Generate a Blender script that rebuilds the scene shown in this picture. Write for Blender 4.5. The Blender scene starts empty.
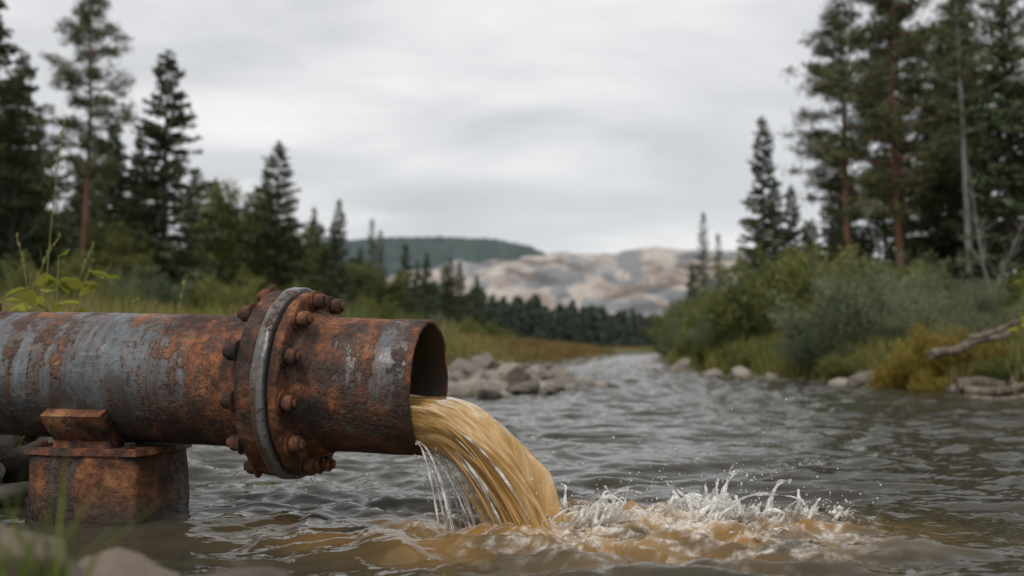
import bpy, math, random, numpy as np
from mathutils import Vector, noise, Matrix, Euler
random.seed(7)
sc=bpy.context.scene
COL=sc.collection
# ------------------------------------------------------------ helpers
_p=np.random.default_rng(3).permutation(256); _p=np.concatenate([_p,_p,_p])
def pn(x,y,seed=0):
    x=np.asarray(x,float)+seed*17.3; y=np.asarray(y,float)+seed*9.7
    xi=np.floor(x).astype(int); yi=np.floor(y).astype(int)
    xf=x-xi; yf=y-yi
    xi&=255; yi&=255
    u=xf*xf*xf*(xf*(xf*6-15)+10); v=yf*yf*yf*(yf*(yf*6-15)+10)
    def g(ix,iy,dx,dy):
        a=_p[_p[ix]+iy]*(2*math.pi/256)
        return np.cos(a)*dx+np.sin(a)*dy
    n00=g(xi,yi,xf,yf); n10=g(xi+1,yi,xf-1,yf); n01=g(xi,yi+1,xf,yf-1); n11=g(xi+1,yi+1,xf-1,yf-1)
    return ((n00*(1-u)+n10*u)*(1-v)+(n01*(1-u)+n11*u)*v)*1.5
def fbm(x,y,o=4,seed=0,g=.5):
    s=0;a=1
    for i in range(o):
        s=s+a*pn(x*2**i,y*2**i,seed+i*3); a*=g
    return s
def sst(a,b,x):
    t=np.clip((x-a)/(b-a),0,1); return t*t*(3-2*t)

class MB:
    def __init__(s): s.V=[];s.F=[];s.n=0
    def add(s,V,F,mat=0):
        V=np.asarray(V,float).reshape(-1,3);F=np.asarray(F,int)
        s.V.append(V);s.F.append((F+s.n,mat));s.n+=len(V)
    def mesh(s,name,mats,smooth=True):
        me=bpy.data.meshes.new(name)
        V=np.concatenate(s.V)
        me.vertices.add(len(V)); me.vertices.foreach_set('co',V.ravel())
        li=[];ls=[];mi=[];c=0
        for F,m in s.F:
            k=F.shape[1];n=len(F)
            li.append(F.ravel()); ls.append(c+np.arange(n)*k); mi.append(np.full(n,m)); c+=n*k
        li=np.concatenate(li);ls=np.concatenate(ls);mi=np.concatenate(mi)
        me.loops.add(len(li)); me.loops.foreach_set('vertex_index',li)
        me.polygons.add(len(ls)); me.polygons.foreach_set('loop_start',ls)
        me.polygons.foreach_set('material_index',mi)
        for m in mats: me.materials.append(m)
        me.update(calc_edges=True)
        me.polygons.foreach_set('use_smooth',np.full(len(ls),smooth))
        return me
    def obj(s,name,mats,smooth=True,parent=None):
        return mkobj(name,s.mesh(name,mats,smooth),parent)
def mkobj(name,me,parent=None,loc=(0,0,0),rot=(0,0,0),scale=(1,1,1)):
    o=bpy.data.objects.new(name,me); COL.objects.link(o)
    o.location=loc;o.rotation_euler=rot;o.scale=scale
    if parent: o.parent=parent
    return o
def tube(path,rad,sides=8):
    path=np.asarray(path,float);n=len(path);rad=np.broadcast_to(rad,(n,))
    T=np.gradient(path,axis=0);T/=np.linalg.norm(T,axis=1)[:,None]+1e-9
    ref=np.array([0,0,1.]) if abs(T[0][2])<.8 else np.array([1.,0,0])
    A=np.cross(T,ref);A/=np.linalg.norm(A,axis=1)[:,None]+1e-9
    B=np.cross(T,A)
    th=np.linspace(0,2*math.pi,sides,endpoint=False)
    V=path[:,None]+rad[:,None,None]*(A[:,None]*np.cos(th)[None,:,None]+B[:,None]*np.sin(th)[None,:,None])
    i=np.arange(n-1)[:,None]*sides;j=np.arange(sides)[None];j2=(j+1)%sides
    F=np.stack([i+j,i+j2,i+sides+j2,i+sides+j],-1).reshape(-1,4)
    return V.reshape(-1,3),F
def kites(P,D,L,W,r):
    n=len(P);D=D/(np.linalg.norm(D,axis=1)[:,None]+1e-9)
    S=np.cross(D,r.normal(size=(n,3)));S/=np.linalg.norm(S,axis=1)[:,None]+1e-9
    L=np.broadcast_to(L,(n,))[:,None];W=np.broadcast_to(W,(n,))[:,None]
    V=np.stack([P,P+D*L*.5+S*W*.5,P+D*L,P+D*L*.5-S*W*.5],1)
    return V.reshape(-1,3),np.arange(4*n).reshape(n,4)
def lathe(prof,seg=96,disp=None):
    prof=np.asarray(prof,float);n=len(prof)
    th=np.linspace(0,2*math.pi,seg,endpoint=False)
    X=np.repeat(prof[:,0][:,None],seg,1);R=np.repeat(prof[:,1][:,None],seg,1)
    TH=np.repeat(th[None],n,0)
    if disp is not None: X,R=disp(X,R,TH)
    V=np.stack([X,R*np.cos(TH),R*np.sin(TH)],-1).reshape(-1,3)
    i=np.arange(n-1)[:,None]*seg;j=np.arange(seg)[None];j2=(j+1)%seg
    return V,np.stack([i+j,i+seg+j,i+seg+j2,i+j2],-1).reshape(-1,4)
# ------------------------------------------------------------ material helpers
def mat(name):
    m=bpy.data.materials.new(name);m.use_nodes=True
    nt=m.node_tree;b=nt.nodes['Principled BSDF'];return m,nt,b
def nd(nt,t,ins=None,**kw):
    n=nt.nodes.new(t)
    for k,v in kw.items(): setattr(n,k,v)
    for k,v in (ins or {}).items():
        if isinstance(v,bpy.types.NodeSocket): nt.links.new(v,n.inputs[k])
        else: n.inputs[k].default_value=v
    return n
def ramp(nt,fac,st,interp='LINEAR'):
    n=nt.nodes.new('ShaderNodeValToRGB');nt.links.new(fac,n.inputs[0]);cr=n.color_ramp;cr.interpolation=interp
    while len(cr.elements)<len(st): cr.elements.new(.5)
    for e,(p,c) in zip(cr.elements,st):
        e.position=p
        e.color=(c,c,c,1) if isinstance(c,(int,float)) else (*c,1)
    return n.outputs[0]
def noi(nt,vec,scale,detail=4,rough=.5,dist=0,sc3=None):
    if sc3 is not None:
        vec=nd(nt,'ShaderNodeMapping',{'Vector':vec,'Scale':sc3}).outputs[0]
    return nd(nt,'ShaderNodeTexNoise',{'Vector':vec,'Scale':scale,'Detail':detail,'Roughness':rough,'Distortion':dist}).outputs[0]
def mth(nt,op,a,b=0.,c=None,clamp=False):
    d={0:a,1:b}
    if c is not None:d[2]=c
    return nd(nt,'ShaderNodeMath',d,operation=op,use_clamp=clamp).outputs[0]
def mix(nt,f,a,b,mode='MIX'):
    n=nt.nodes.new('ShaderNodeMix');n.data_type='RGBA';n.blend_type=mode
    for i,v in ((0,f),(6,a),(7,b)):
        if isinstance(v,bpy.types.NodeSocket): nt.links.new(v,n.inputs[i])
        else: n.inputs[i].default_value=v if isinstance(v,(int,float)) else (*v,1)
    return n.outputs[2]
def bump(nt,h,strength,dist,b):
    n=nd(nt,'ShaderNodeBump',{'Height':h,'Strength':strength,'Distance':dist});nt.links.new(n.outputs[0],b.inputs['Normal']);return n
def gpos(nt): return nt.nodes.new('ShaderNodeNewGeometry').outputs['Position']
def isl(nt): return nt.nodes.new('ShaderNodeNewGeometry').outputs['Random Per Island']

def rust_mat(name,bias,grad=False,dark=1.0,paintc=((.06,.074,.086),(.20,.222,.24)),wet=False):
    m,nt,b=mat(name)
    tc=nt.nodes.new('ShaderNodeTexCoord').outputs['Object']
    n1=noi(nt,tc,4.,8,.72,.15)
    n2=noi(nt,tc,34,4,.65)
    st=noi(nt,tc,1,6,.68,.1,(16,5,1.8))
    s=mth(nt,'MULTIPLY',n1,.5); s=mth(nt,'MULTIPLY_ADD',st,.5,s); s=mth(nt,'MULTIPLY_ADD',n2,.25,s); s=mth(nt,'ADD',s,bias-.125)
    if grad:
        sp=nd(nt,'ShaderNodeSeparateXYZ',{0:tc})
        g=nd(nt,'ShaderNodeMapRange',{0:sp.outputs[0],1:-.9,2:-.58,3:0.,4:.13},interpolation_type='SMOOTHSTEP').outputs[0]
        s=mth(nt,'ADD',s,g)
        g2=nd(nt,'ShaderNodeMapRange',{0:sp.outputs[0],1:-.34,2:-.1,3:0.,4:-.070},interpolation_type='SMOOTHSTEP').outputs[0]
        s=mth(nt,'ADD',s,g2)
        g3=nd(nt,'ShaderNodeMapRange',{0:sp.outputs[0],1:-.05,2:-.0,3:0.,4:.10}).outputs[0]
        s=mth(nt,'ADD',s,g3)
        g4=nd(nt,'ShaderNodeMapRange',{0:sp.outputs[2],1:.13,2:.2,3:0.,4:.10}).outputs[0]
        s=mth(nt,'ADD',s,g4)
        g5=nd(nt,'ShaderNodeMapRange',{0:sp.outputs[2],1:-.04,2:-.17,3:0.,4:.06}).outputs[0]
        s=mth(nt,'ADD',s,g5)
    mask=ramp(nt,s,[(.50,0),(.53,.55),(.60,1)])
    halo=ramp(nt,s,[(.42,0),(.52,1)])
    n3=noi(nt,tc,19,8,.75,.3)
    n4=noi(nt,tc,6,5,.65)
    k=mth(nt,'MULTIPLY_ADD',n4,.65,mth(nt,'MULTIPLY',n3,.5))
    rc=ramp(nt,k,[(.46,tuple(dark*x for x in(.014,.009,.007))),(.535,tuple(dark*x for x in(.058,.025,.015))),(.595,tuple(dark*x for x in(.15,.053,.023))),(.66,tuple(dark*x for x in(.31,.12,.045))),(.75,tuple(dark*x for x in(.48,.26,.13)))])
    pc=ramp(nt,noi(nt,tc,7,8,.74),[(.36,paintc[0]),(.64,paintc[1])])
    sc_=ramp(nt,noi(nt,tc,1,6,.75,0,(7,50,60)),[(.56,0),(.68,.7)])
    pc=mix(nt,sc_,pc,(.29,.285,.27))
    dr=ramp(nt,noi(nt,tc,1,5,.6,0,(38,6,2.)),[(.48,0),(.61,.75)])
    pc=mix(nt,dr,pc,(.105,.06,.038))
    pc=mix(nt,mth(nt,'MULTIPLY',halo,.6),pc,(.11,.06,.036))
    col=mix(nt,mask,pc,rc)
    speck=ramp(nt,noi(nt,tc,70,2,.6),[(.58,0),(.65,.8)])
    col=mix(nt,mth(nt,'MULTIPLY',speck,.7),col,(.035,.017,.012))
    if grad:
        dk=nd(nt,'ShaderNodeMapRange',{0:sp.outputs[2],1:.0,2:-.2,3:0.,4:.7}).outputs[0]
        col=mix(nt,dk,col,(.025,.015,.011))  # lower half darkened in colour: wet brown stain plus painted underside shading
    r=nd(nt,'ShaderNodeMapRange',{0:mask,3:.34,4:.78}).outputs[0]
    if wet:
        z=nd(nt,'ShaderNodeSeparateXYZ',{0:gpos(nt)}).outputs[2]
        wz=nd(nt,'ShaderNodeMapRange',{0:mth(nt,'MULTIPLY_ADD',n4,-.10,z),1:-.02,2:.07,3:1.,4:0.}).outputs[0]
        col=mix(nt,mth(nt,'MULTIPLY',wz,.8),col,(.018,.013,.009))
        r=mix(nt,wz,r,(.2,.2,.2))
    nt.links.new(col,b.inputs['Base Color'])
    nt.links.new(r,b.inputs['Roughness'])
    mt=nd(nt,'ShaderNodeMapRange',{0:mask,3:.3,4:0.}).outputs[0];nt.links.new(mt,b.inputs['Metallic'])
    h=mth(nt,'MULTIPLY_ADD',mth(nt,'MULTIPLY',n3,mask),1.5,mth(nt,'MULTIPLY',mask,.45))
    h=mth(nt,'MULTIPLY_ADD',n2,.4,h)
    bump(nt,h,.9,.007,b)
    return m
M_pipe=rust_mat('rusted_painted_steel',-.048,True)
M_rust=rust_mat('heavy_rust',.12,False,.82)
M_base=rust_mat('rusted_cast_iron',.08,False,.85,wet=True)
M_ring=rust_mat('gasket_steel',-.048,False,.7,((.10,.105,.11),(.24,.245,.25)))
m,nt,b=mat('pipe_interior');b.inputs['Base Color'].default_value=(.03,.019,.013,1);b.inputs['Roughness'].default_value=.55;M_in=m

def leaf_mat(name,cols,trans=.3,nscale=.5,rough=.6):
    m,nt,b=mat(name)
    a=mth(nt,'MULTIPLY_ADD',isl(nt),.5,mth(nt,'MULTIPLY',noi(nt,gpos(nt),nscale,0,.5),.75))
    oi=nt.nodes.new('ShaderNodeObjectInfo').outputs['Random']
    a=mth(nt,'MULTIPLY_ADD',oi,.16,a)
    n=len(cols)
    c=ramp(nt,a,[(.30+.65*i/(n-1),c) for i,c in enumerate(cols)])
    d=nd(nt,'ShaderNodeBsdfDiffuse',{0:c})
    out=d.outputs[0]
    if trans>0:
        t=nd(nt,'ShaderNodeBsdfTranslucent',{0:c})
        out=nd(nt,'ShaderNodeMixShader',{0:trans,1:out,2:t.outputs[0]}).outputs[0]
    nt.links.new(out,nt.nodes['Material Output'].inputs[0]);nt.nodes.remove(b);return m
M_spr=leaf_mat('spruce_needles',[(.040,.057,.036),(.066,.089,.052),(.10,.122,.067),(.14,.152,.085)],0)
M_pin=leaf_mat('pine_needles',[(.048,.063,.036),(.076,.094,.05),(.115,.127,.063),(.155,.157,.08)],0)
M_far=leaf_mat('distant_needles_haze_tint',[(.060,.083,.070),(.080,.108,.086),(.108,.133,.104),(.13,.155,.12)],0,.03)  # distance haze painted into the needle colours: paler, bluish greens
M_wil=leaf_mat('willow_leaves',[(.07,.095,.055),(.12,.15,.085),(.19,.22,.13),(.27,.29,.17)],.3,.8)
M_dec=leaf_mat('birch_leaves',[(.07,.09,.035),(.12,.145,.052),(.185,.20,.075),(.27,.265,.095)],.3,.5)
M_ora=leaf_mat('autumn_fern_leaves',[(.12,.12,.03),(.25,.19,.045),(.36,.26,.06),(.23,.23,.06)],.3,1.5)
M_gr=leaf_mat('meadow_grass_blades',[(.08,.105,.03),(.14,.165,.045),(.21,.215,.065),(.27,.25,.09),(.29,.23,.11)],.3,.35)
M_gr2=leaf_mat('autumn_grass_blades',[(.09,.115,.035),(.14,.155,.05),(.20,.18,.065),(.28,.19,.08),(.24,.13,.06)],.25,.2)
M_wd=leaf_mat('weed_leaves',[(.15,.18,.03),(.25,.27,.045),(.37,.36,.07)],.35,2)
M_tuft=leaf_mat('shore_grass_blades',[(.10,.13,.03),(.16,.195,.045),(.25,.27,.07)],.3,4)
M_stalk=leaf_mat('dry_grass_stalks',[(.15,.18,.05),(.22,.23,.08),(.32,.29,.14)],.2,2)
def bark(name,c1,c2,sc=8):
    m,nt,b=mat(name);p=gpos(nt);f=noi(nt,p,sc,4,.65,0,(1,1,.25))
    nt.links.new(ramp(nt,f,[(.35,c1),(.65,c2)]),b.inputs['Base Color']);b.inputs['Roughness'].default_value=.9
    bump(nt,f,.6,.03,b);return m
M_bk=bark('grey_brown_bark',(.05,.04,.032),(.15,.12,.10))
M_bkp=bark('red_pine_bark',(.09,.048,.03),(.23,.118,.075),5)
M_bkg=bark('grey_bark',(.10,.095,.09),(.26,.25,.24),10)
M_log=bark('weathered_wood',(.07,.052,.036),(.23,.19,.15),14)

def rock_mat(name,c1,c2,wet=True):
    m,nt,b=mat(name);p=gpos(nt)
    f=noi(nt,p,3,6,.6);g=noi(nt,p,28,6,.7)
    a=mth(nt,'MULTIPLY_ADD',isl(nt),.35,mth(nt,'MULTIPLY_ADD',f,.5,mth(nt,'MULTIPLY',g,.45)))
    c=ramp(nt,a,[(.3,c1),(.95,c2)])
    moss=ramp(nt,noi(nt,p,6,4,.6),[(.54,0),(.66,.55)])
    c=mix(nt,moss,c,(.075,.065,.035))
    z=nd(nt,'ShaderNodeSeparateXYZ',{0:p}).outputs[2]
    zz=mth(nt,'MULTIPLY_ADD',g,.05,z)
    w=ramp(nt,nd(nt,'ShaderNodeMapRange',{0:zz,1:.03,2:.10}).outputs[0],[(0,1),(1,0)])
    c=mix(nt,mth(nt,'MULTIPLY',w,.75),c,(.025,.02,.015))
    nt.links.new(c,b.inputs['Base Color'])
    nt.links.new(nd(nt,'ShaderNodeMapRange',{0:w,3:.8,4:.2}).outputs[0],b.inputs['Roughness'])
    bump(nt,g,.8,.02,b);return m
M_rock=rock_mat('river_stone',(.06,.05,.042),(.40,.35,.30))
M_rockn=rock_mat('brown_stone',(.04,.03,.023),(.22,.17,.13))
M_rockd=rock_mat('dark_stone',(.04,.034,.028),(.22,.19,.16))

# ------------------------------------------------------------ terrain function
LY=[-60,0,1.2,1.8,2.6,3.2,3.8,5,7,9,10.8,12.6,13.6,15,20,28,40,60,90,108,112]
LX=[-.5,-.5,-.55,-.85,-1.4,-1.75,-1.85,-1.95,-2.0,-1.5,-.7,.5,.75,.2,-.1,1.0,2.8,5.6,10,17.5,19]
RY=[-60,5,8,10.2,13.5,16,18.5,24,32,40,60,90,108,112]
RX=[7,6.2,5.9,5.5,4.9,4.2,3.7,3.7,4.9,6,8.9,14,18,19]
def shore(x,y):
    l=np.interp(y,LY,LX);r=np.interp(y,RY,RX)
    wob=.18*pn(x*0+1.7,y*.9,5)*np.clip(y/10,.2,3)
    return l+wob-x, x-r-wob*1.3-.12*pn(x*0+3.3,y*2.3,8)
def ground(x,y):
    x=np.asarray(x,float);y=np.asarray(y,float)
    sl,sr=shore(x,y)
    s=np.where(y>112,np.abs(x-19)*.15+(y-112)*.1,np.maximum(sl,sr))
    left=sl>sr
    hl=.62*(1-np.exp(-np.clip(s,0,None)/1.4))+np.minimum(.042*np.clip(s,0,None),1.7)
    hr=.42*(1-np.exp(-np.clip(s,0,None)/.8))+np.minimum(.09*np.clip(s,0,None),1.9)
    h=np.where(left,hl,hr)
    h=np.where(y>60,h*(1-.5*sst(60,140,y)),h)
    h=h+np.clip(s,0,1)*(.10*fbm(x*.5,y*.5,3,2)+.05*fbm(x*2,y*2,2,8))+.01
    h=np.where(s>0,h,-.45*(1-np.exp(s*1.4)))
    near=sst(3.2,1.8,y)*sst(0,.3,sl)
    h=np.where(s>0,h*(1-.65*near),h)
    far=np.hypot(x,y)
    h=h+sst(250,700,far)*8*(.5+fbm(x*.004,y*.004,3,4))*(s>0)
    return h
def gz(x,y): return float(ground(np.array([x]),np.array([y]))[0])
def spaced(lo,hi,c,step,g):
    a=[c];s=step
    while a[-1]<hi: a.append(a[-1]+s); s=max(step,(a[-1]-c)*g) if a[-1]-c>0 else step
    b_=[c];
    while b_[-1]>lo: b_.append(b_[-1]-max(step,(c-b_[-1])*g))
    return np.array(b_[:0:-1]+a)
def grid(xs,ys,hf):
    X,Y=np.meshgrid(xs,ys);Z=hf(X,Y)
    nx=len(xs);ny=len(ys)
    i=np.arange(ny-1)[:,None]*nx;j=np.arange(nx-1)[None]
    F=np.stack([i+j,i+j+1,i+nx+j+1,i+nx+j],-1).reshape(-1,4)
    return np.stack([X,Y,Z],-1).reshape(-1,3),F
m,nt,b=mat('bank_soil');p=gpos(nt)
f=noi(nt,p,.6,4,.6);g=noi(nt,p,9,5,.65)
c=ramp(nt,f,[(.35,(.05,.065,.022)),(.5,(.09,.095,.035)),(.62,(.12,.09,.045)),(.75,(.08,.085,.03))])
c2=ramp(nt,g,[(.35,(.04,.03,.02)),(.7,(.18,.15,.115))])
z=nd(nt,'ShaderNodeSeparateXYZ',{0:p}).outputs[2]
w=nd(nt,'ShaderNodeMapRange',{0:mth(nt,'MULTIPLY_ADD',f,.25,z),1:.2,2:.45}).outputs[0]
c=mix(nt,w,c2,c);nt.links.new(c,b.inputs['Base Color']);b.inputs['Roughness'].default_value=.95;bump(nt,g,.8,.05,b)
M_soil=m
mb=MB();mb.add(*grid(spaced(-2500,2500,0,.14,.035),spaced(-80,4000,6,.14,.03),ground));mb.obj('ground',[M_soil])

# ------------------------------------------------------------ pipe frame
MC=Vector((-.243,2.95,.42));YAW=math.radians(-12);PIT=math.radians(1.5)
R=.2
pipe=bpy.data.objects.new('rusty_pipe',None);COL.objects.link(pipe);pipe.location=MC;pipe.rotation_euler=(0,PIT,YAW)
PM=Matrix.Translation(MC)@Euler((0,PIT,YAW)).to_matrix().to_4x4()
PMn=np.array(PM)
def toW(P): P=np.asarray(P,float);return P@PMn[:3,:3].T+PMn[:3,3]
def dsp(X,Rr,TH):
    d=.0020*fbm(X*5,np.sin(TH)*2+TH*0,3,1)+.0012*pn(X*22,np.cos(TH)*6,4)
    lip=sst(-.02,0,X)
    X=X+lip*(.0022*pn(np.sin(TH)*3,np.cos(TH)*3,2)+.0022*pn(np.sin(TH)*11,np.cos(TH)*11,6))
    return X,Rr+d
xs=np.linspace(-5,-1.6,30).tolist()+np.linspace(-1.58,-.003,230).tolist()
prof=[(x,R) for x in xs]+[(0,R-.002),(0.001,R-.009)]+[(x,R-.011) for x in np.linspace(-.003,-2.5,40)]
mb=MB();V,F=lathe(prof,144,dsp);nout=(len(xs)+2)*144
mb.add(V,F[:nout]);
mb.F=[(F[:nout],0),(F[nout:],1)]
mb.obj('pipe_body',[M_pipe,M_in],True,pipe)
def fl_prof(x0,x1,r,bv=.005,ri=.195):
    return [(x0,ri),(x0,r-bv-.03),(x0,r-bv),(x0+bv*.3,r-bv*.3),(x0+bv,r),(x1-bv,r),(x1-bv*.3,r-bv*.3),(x1,r-bv),(x1,r-bv-.03),(x1,ri)]
def d2(X,Rr,TH): return X+.0018*pn(TH*4,Rr*30,3),Rr+.0030*fbm(np.sin(TH)*3,np.cos(TH)*3+X*30,3,7)
def sub(pr,k=3):
    o=[]
    for a,b_ in zip(pr[:-1],pr[1:]):
        for t in range(k): o.append((a[0]+(b_[0]-a[0])*t/k,a[1]+(b_[1]-a[1])*t/k))
    o.append(pr[-1]);return o
def flat_obj(name,pr,m,disp=d2):
    mb=MB();mb.add(*lathe(sub(pr),128,disp));o=mb.obj(name,[m],True,pipe)
    return o
flat_obj('flange_rear',[(-.575,.2),(-.56,.207),(-.51,.213),(-.490,.222)]+fl_prof(-.486,-.434,.279)[1:],M_rust)
flat_obj('gasket_ring',fl_prof(-.4325,-.3935,.289,.006),M_ring)
flat_obj('gasket_groove',[(-.394,.2),(-.394,.262),(-.385,.262),(-.385,.2)],M_in)
flat_obj('flange_front',fl_prof(-.3855,-.355,.277)[:-1]+[(-.353,.222),(-.335,.213),(-.31,.207),(-.295,.2)],M_rust)
def cyl(r,x0,x1,seg,bv=.003,jr=0):
    return lathe([(x0,0.0001),(x0,r-bv),(x0+(bv if x1>x0 else -bv),r),(x1-(bv if x1>x0 else -bv),r),(x1,r-bv),(x1,.0001)],seg)
mb=MB()
rr=np.random.default_rng(5)
def bolt(x,sgn,ang,rad):
    for r_,a,b_,sg in ((.034,0,.006,20),(.029,.006,.038,6),(.015,.038,.048,12)):
        V,F=cyl(r_,x+sgn*a,x+sgn*b_,sg,.005 if sg==6 else .002)
        if sgn<0: F=F[:,::-1]
        t=rr.uniform(0,6) if sg==6 else 0
        y,z_=V[:,1].copy(),V[:,2].copy()
        V[:,1]=y*math.cos(t)-z_*math.sin(t)+rad*math.cos(ang)
        V[:,2]=y*math.sin(t)+z_*math.cos(t)+rad*math.sin(ang)
        V+=rr.normal(size=V.shape)*.0007
        mb.add(V,F)
for k in range(12):
    a=k*math.pi/6+.17
    bolt(-.486,-1,a,.262); bolt(-.355,1,a+.02,.25)
o=mb.obj('flange_bolts',[M_rust],True,pipe)
bv=o.modifiers.new('b','SUBSURF');bv.levels=bv.render_levels=2
mb=MB();V,F=lathe([(0,.0001),(0,.045),(.03,.045),(.032,.03),(.06,.028),(.062,.0001)],24)
V=V[:,[1,2,0]]+np.array([-1.52,0,.195]);mb.add(V,F);mb.obj('top_fitting',[M_rust],True,pipe)

# ---------------- support
t0=-1.045
sup=bpy.data.objects.new('pipe_support',None);COL.objects.link(sup)
pw=PM@Vector((t0,0,0));sup.location=(pw.x,pw.y,0);sup.rotation_euler=(0,0,YAW);pz=pw.z
import bmesh
def bbox(name,size,loc,m,parent,bv=.012,taper=1.,seed=0,rz=0,rnd=0.):
    bm=bmesh.new();bmesh.ops.create_cube(bm,size=1)
    bmesh.ops.subdivide_edges(bm,edges=bm.edges[:],cuts=13,use_grid_fill=True)
    for v in bm.verts:
        k=1+(taper-1)*(v.co.z+.5)
        x,y=v.co.x*2,v.co.y*2
        if rnd>0:
            mx=max(abs(x),abs(y));l=math.hypot(x,y)+1e-9
            q=(mx/l)*rnd+(1-rnd)
            x*=q;y*=q
        v.co.x=x/2*size[0]*k;v.co.y=y/2*size[1]*k;v.co.z*=size[2]
        n=noise.fractal(v.co*6+Vector((seed,0,0)),1,2,3)*.007
        v.co+=v.co.normalized()*n
    me=bpy.data.meshes.new(name);bm.to_mesh(me);bm.free();me.materials.append(m)
    for p_ in me.polygons:p_.use_smooth=True
    o=mkobj(name,me,parent,loc);o.rotation_euler=(0,0,rz)
    md=o.modifiers.new('bv','BEVEL');md.width=bv;md.segments=3;md.limit_method='ANGLE';md.angle_limit=math.radians(50)
    return o
bbox('base_block',(.42,.36,.42),(0,0,.015),M_base,sup,.012,.93,1,0,.30)
bbox('top_plate',(.415,.355,.022),(0,0,.224),M_base,sup,.007,.98,4,0,.30)
mb=MB()
na=28;aa=np.linspace(math.radians(-90-62),math.radians(-90+62),na)
prs=[(-.10,.199),(-.10,.236),(-.094,.242),(.094,.242),(.10,.236),(.10,.199)]
V=[]
for a in aa:
    for (x,r_) in prs: V.append((x,r_*math.cos(a),pz+r_*math.sin(a)))
k=len(prs);i=np.arange(na-1)[:,None]*k;j=np.arange(k)[None];j2=(j+1)%k
mb.add(V,np.stack([i+j,i+j2,i+k+j2,i+k+j],-1).reshape(-1,4))
mb.add([V[q] for q in range(k)],np.array([[0,1,2,3],[0,3,4,5]]));mb.add([V[-k+q] for q in range(k)],np.array([[3,2,1,0],[5,4,3,0]]))
mb.obj('cradle',[M_rust],True,sup)
bbox('saddle_pedestal',(.20,.32,.11),(0,0,.262),M_rust,sup,.012,.84,3)
mb=MB()
for sx in(-.15,.15):
    for sy in(-.13,.13):
        V,F=cyl(.018,0,.018,6,.003);V=V[:,[1,2,0]]+np.array([sx,sy,.234]);mb.add(V,F)
mb.obj('anchor_nuts',[M_rust],False,sup)

# ------------------------------------------------------------ water
xs=spaced(-70,70,.2,.013,.02)
ys=[];y=-12
while y<1.4: ys.append(y); y+=.15 if y<0.8 else .03
while y<125: ys.append(y); y+=max(.013,.0042*y)
ys=np.array(ys)
IMP=np.array([.045,2.93])
att={}
def wh(X,Y):
    wx=X+.35*fbm(X*.7,Y*.7,2,11);wy=Y+.35*fbm(X*.7,Y*.7,2,12)
    def rg(fx,fy,s): 
        n=pn(wx*fx,wy*fy,s); return 1-2*np.abs(n)
    rap=1+1.1*sst(7,18,Y)
    h=.025*fbm(wx*1.3,wy*2.2,2,21)*rap+.017*rg(2.2,3.9,22)*rap+.018*pn(wx*3.6,wy*6.5,23)*rap+.0060*rg(7,12,24)*rap+.0014*pn(wx*18,wy*28,25)
    dx=X-IMP[0];dy=Y-IMP[1];r=np.hypot(dx,dy)
    rw=r+.06*fbm(X*5,Y*5,2,31)
    h+=.014*np.cos(rw*2*math.pi/.15-1)*np.exp(-r/.6)*sst(.05,.2,r)
    e=((X-.42)/.52)**2+((Y-2.85)/.36)**2
    z=np.exp(-e*1.1)
    ch=.8*rg(4.5,7,41)+.7*rg(11,14,42)+.34*rg(28,32,43)+.15*pn(X*50,Y*50,44)
    h+=z*(.040*ch+.012)
    h-=.02*np.exp(-(r/.10)**2)
    fo=z*1.15+.45*fbm(X*6,Y*8,3,51)+.36*rg(11,14,42)-.86
    fo=sst(.10,.6,fo)*.8
    lace=sst(.60,.95,rg(9,13,53)+.25*pn(X*30,Y*30,54))*sst(.05,.4,z)*.7
    far=sst(.78,1.0,rg(2.2,3.9,22)+.35*pn(X*6,Y*9,56)+.25*pn(X*19,Y*24,57))*sst(11,26,Y)*.65
    att['foam']=np.maximum(np.maximum(fo,lace),far)
    si=np.exp(-(((X-.25)/.70)**2+((Y-2.82)/.33)**2)*1.1)*(1.1+1.2*fbm(X*3.5,Y*6,3,61))
    att['silt']=np.clip(si,0,1)
    return h
mb=MB();mb.add(*grid(xs,ys,wh))
m,nt,b=mat('river_water');p=gpos(nt)
fo=nd(nt,'ShaderNodeAttribute',attribute_name='foam').outputs['Fac'];si=nd(nt,'ShaderNodeAttribute',attribute_name='silt').outputs['Fac']
c=mix(nt,si,(.046,.042,.030),(.30,.17,.052))
fn=ramp(nt,noi(nt,p,55,3,.7),[(.38,.2),(.6,1)])
ff=mth(nt,'MULTIPLY',fo,fn)
c=mix(nt,ff,c,(.78,.75,.69))
nt.links.new(c,b.inputs['Base Color']);b.inputs['IOR'].default_value=1.333
nt.links.new(nd(nt,'ShaderNodeMapRange',{0:ff,3:.025,4:.5}).outputs[0],b.inputs['Roughness'])
h1=noi(nt,p,1,2,.55,.4,(8,16,1));h2=noi(nt,p,1,1,.5,.2,(28,48,1));h3=noi(nt,p,1,2,.5,.3,(2.4,6.5,1))
hh=mth(nt,'MULTIPLY_ADD',h2,.06,mth(nt,'MULTIPLY_ADD',h1,.36,mth(nt,'MULTIPLY',h3,1.2)))
bump(nt,hh,.5,.035,b)
M_wat=m
o=mb.obj('river_water',[M_wat])
for k,v in att.items():
    a=o.data.attributes.new(k,'FLOAT','POINT');a.data.foreach_set('value',v.ravel().astype(np.float32))

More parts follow.
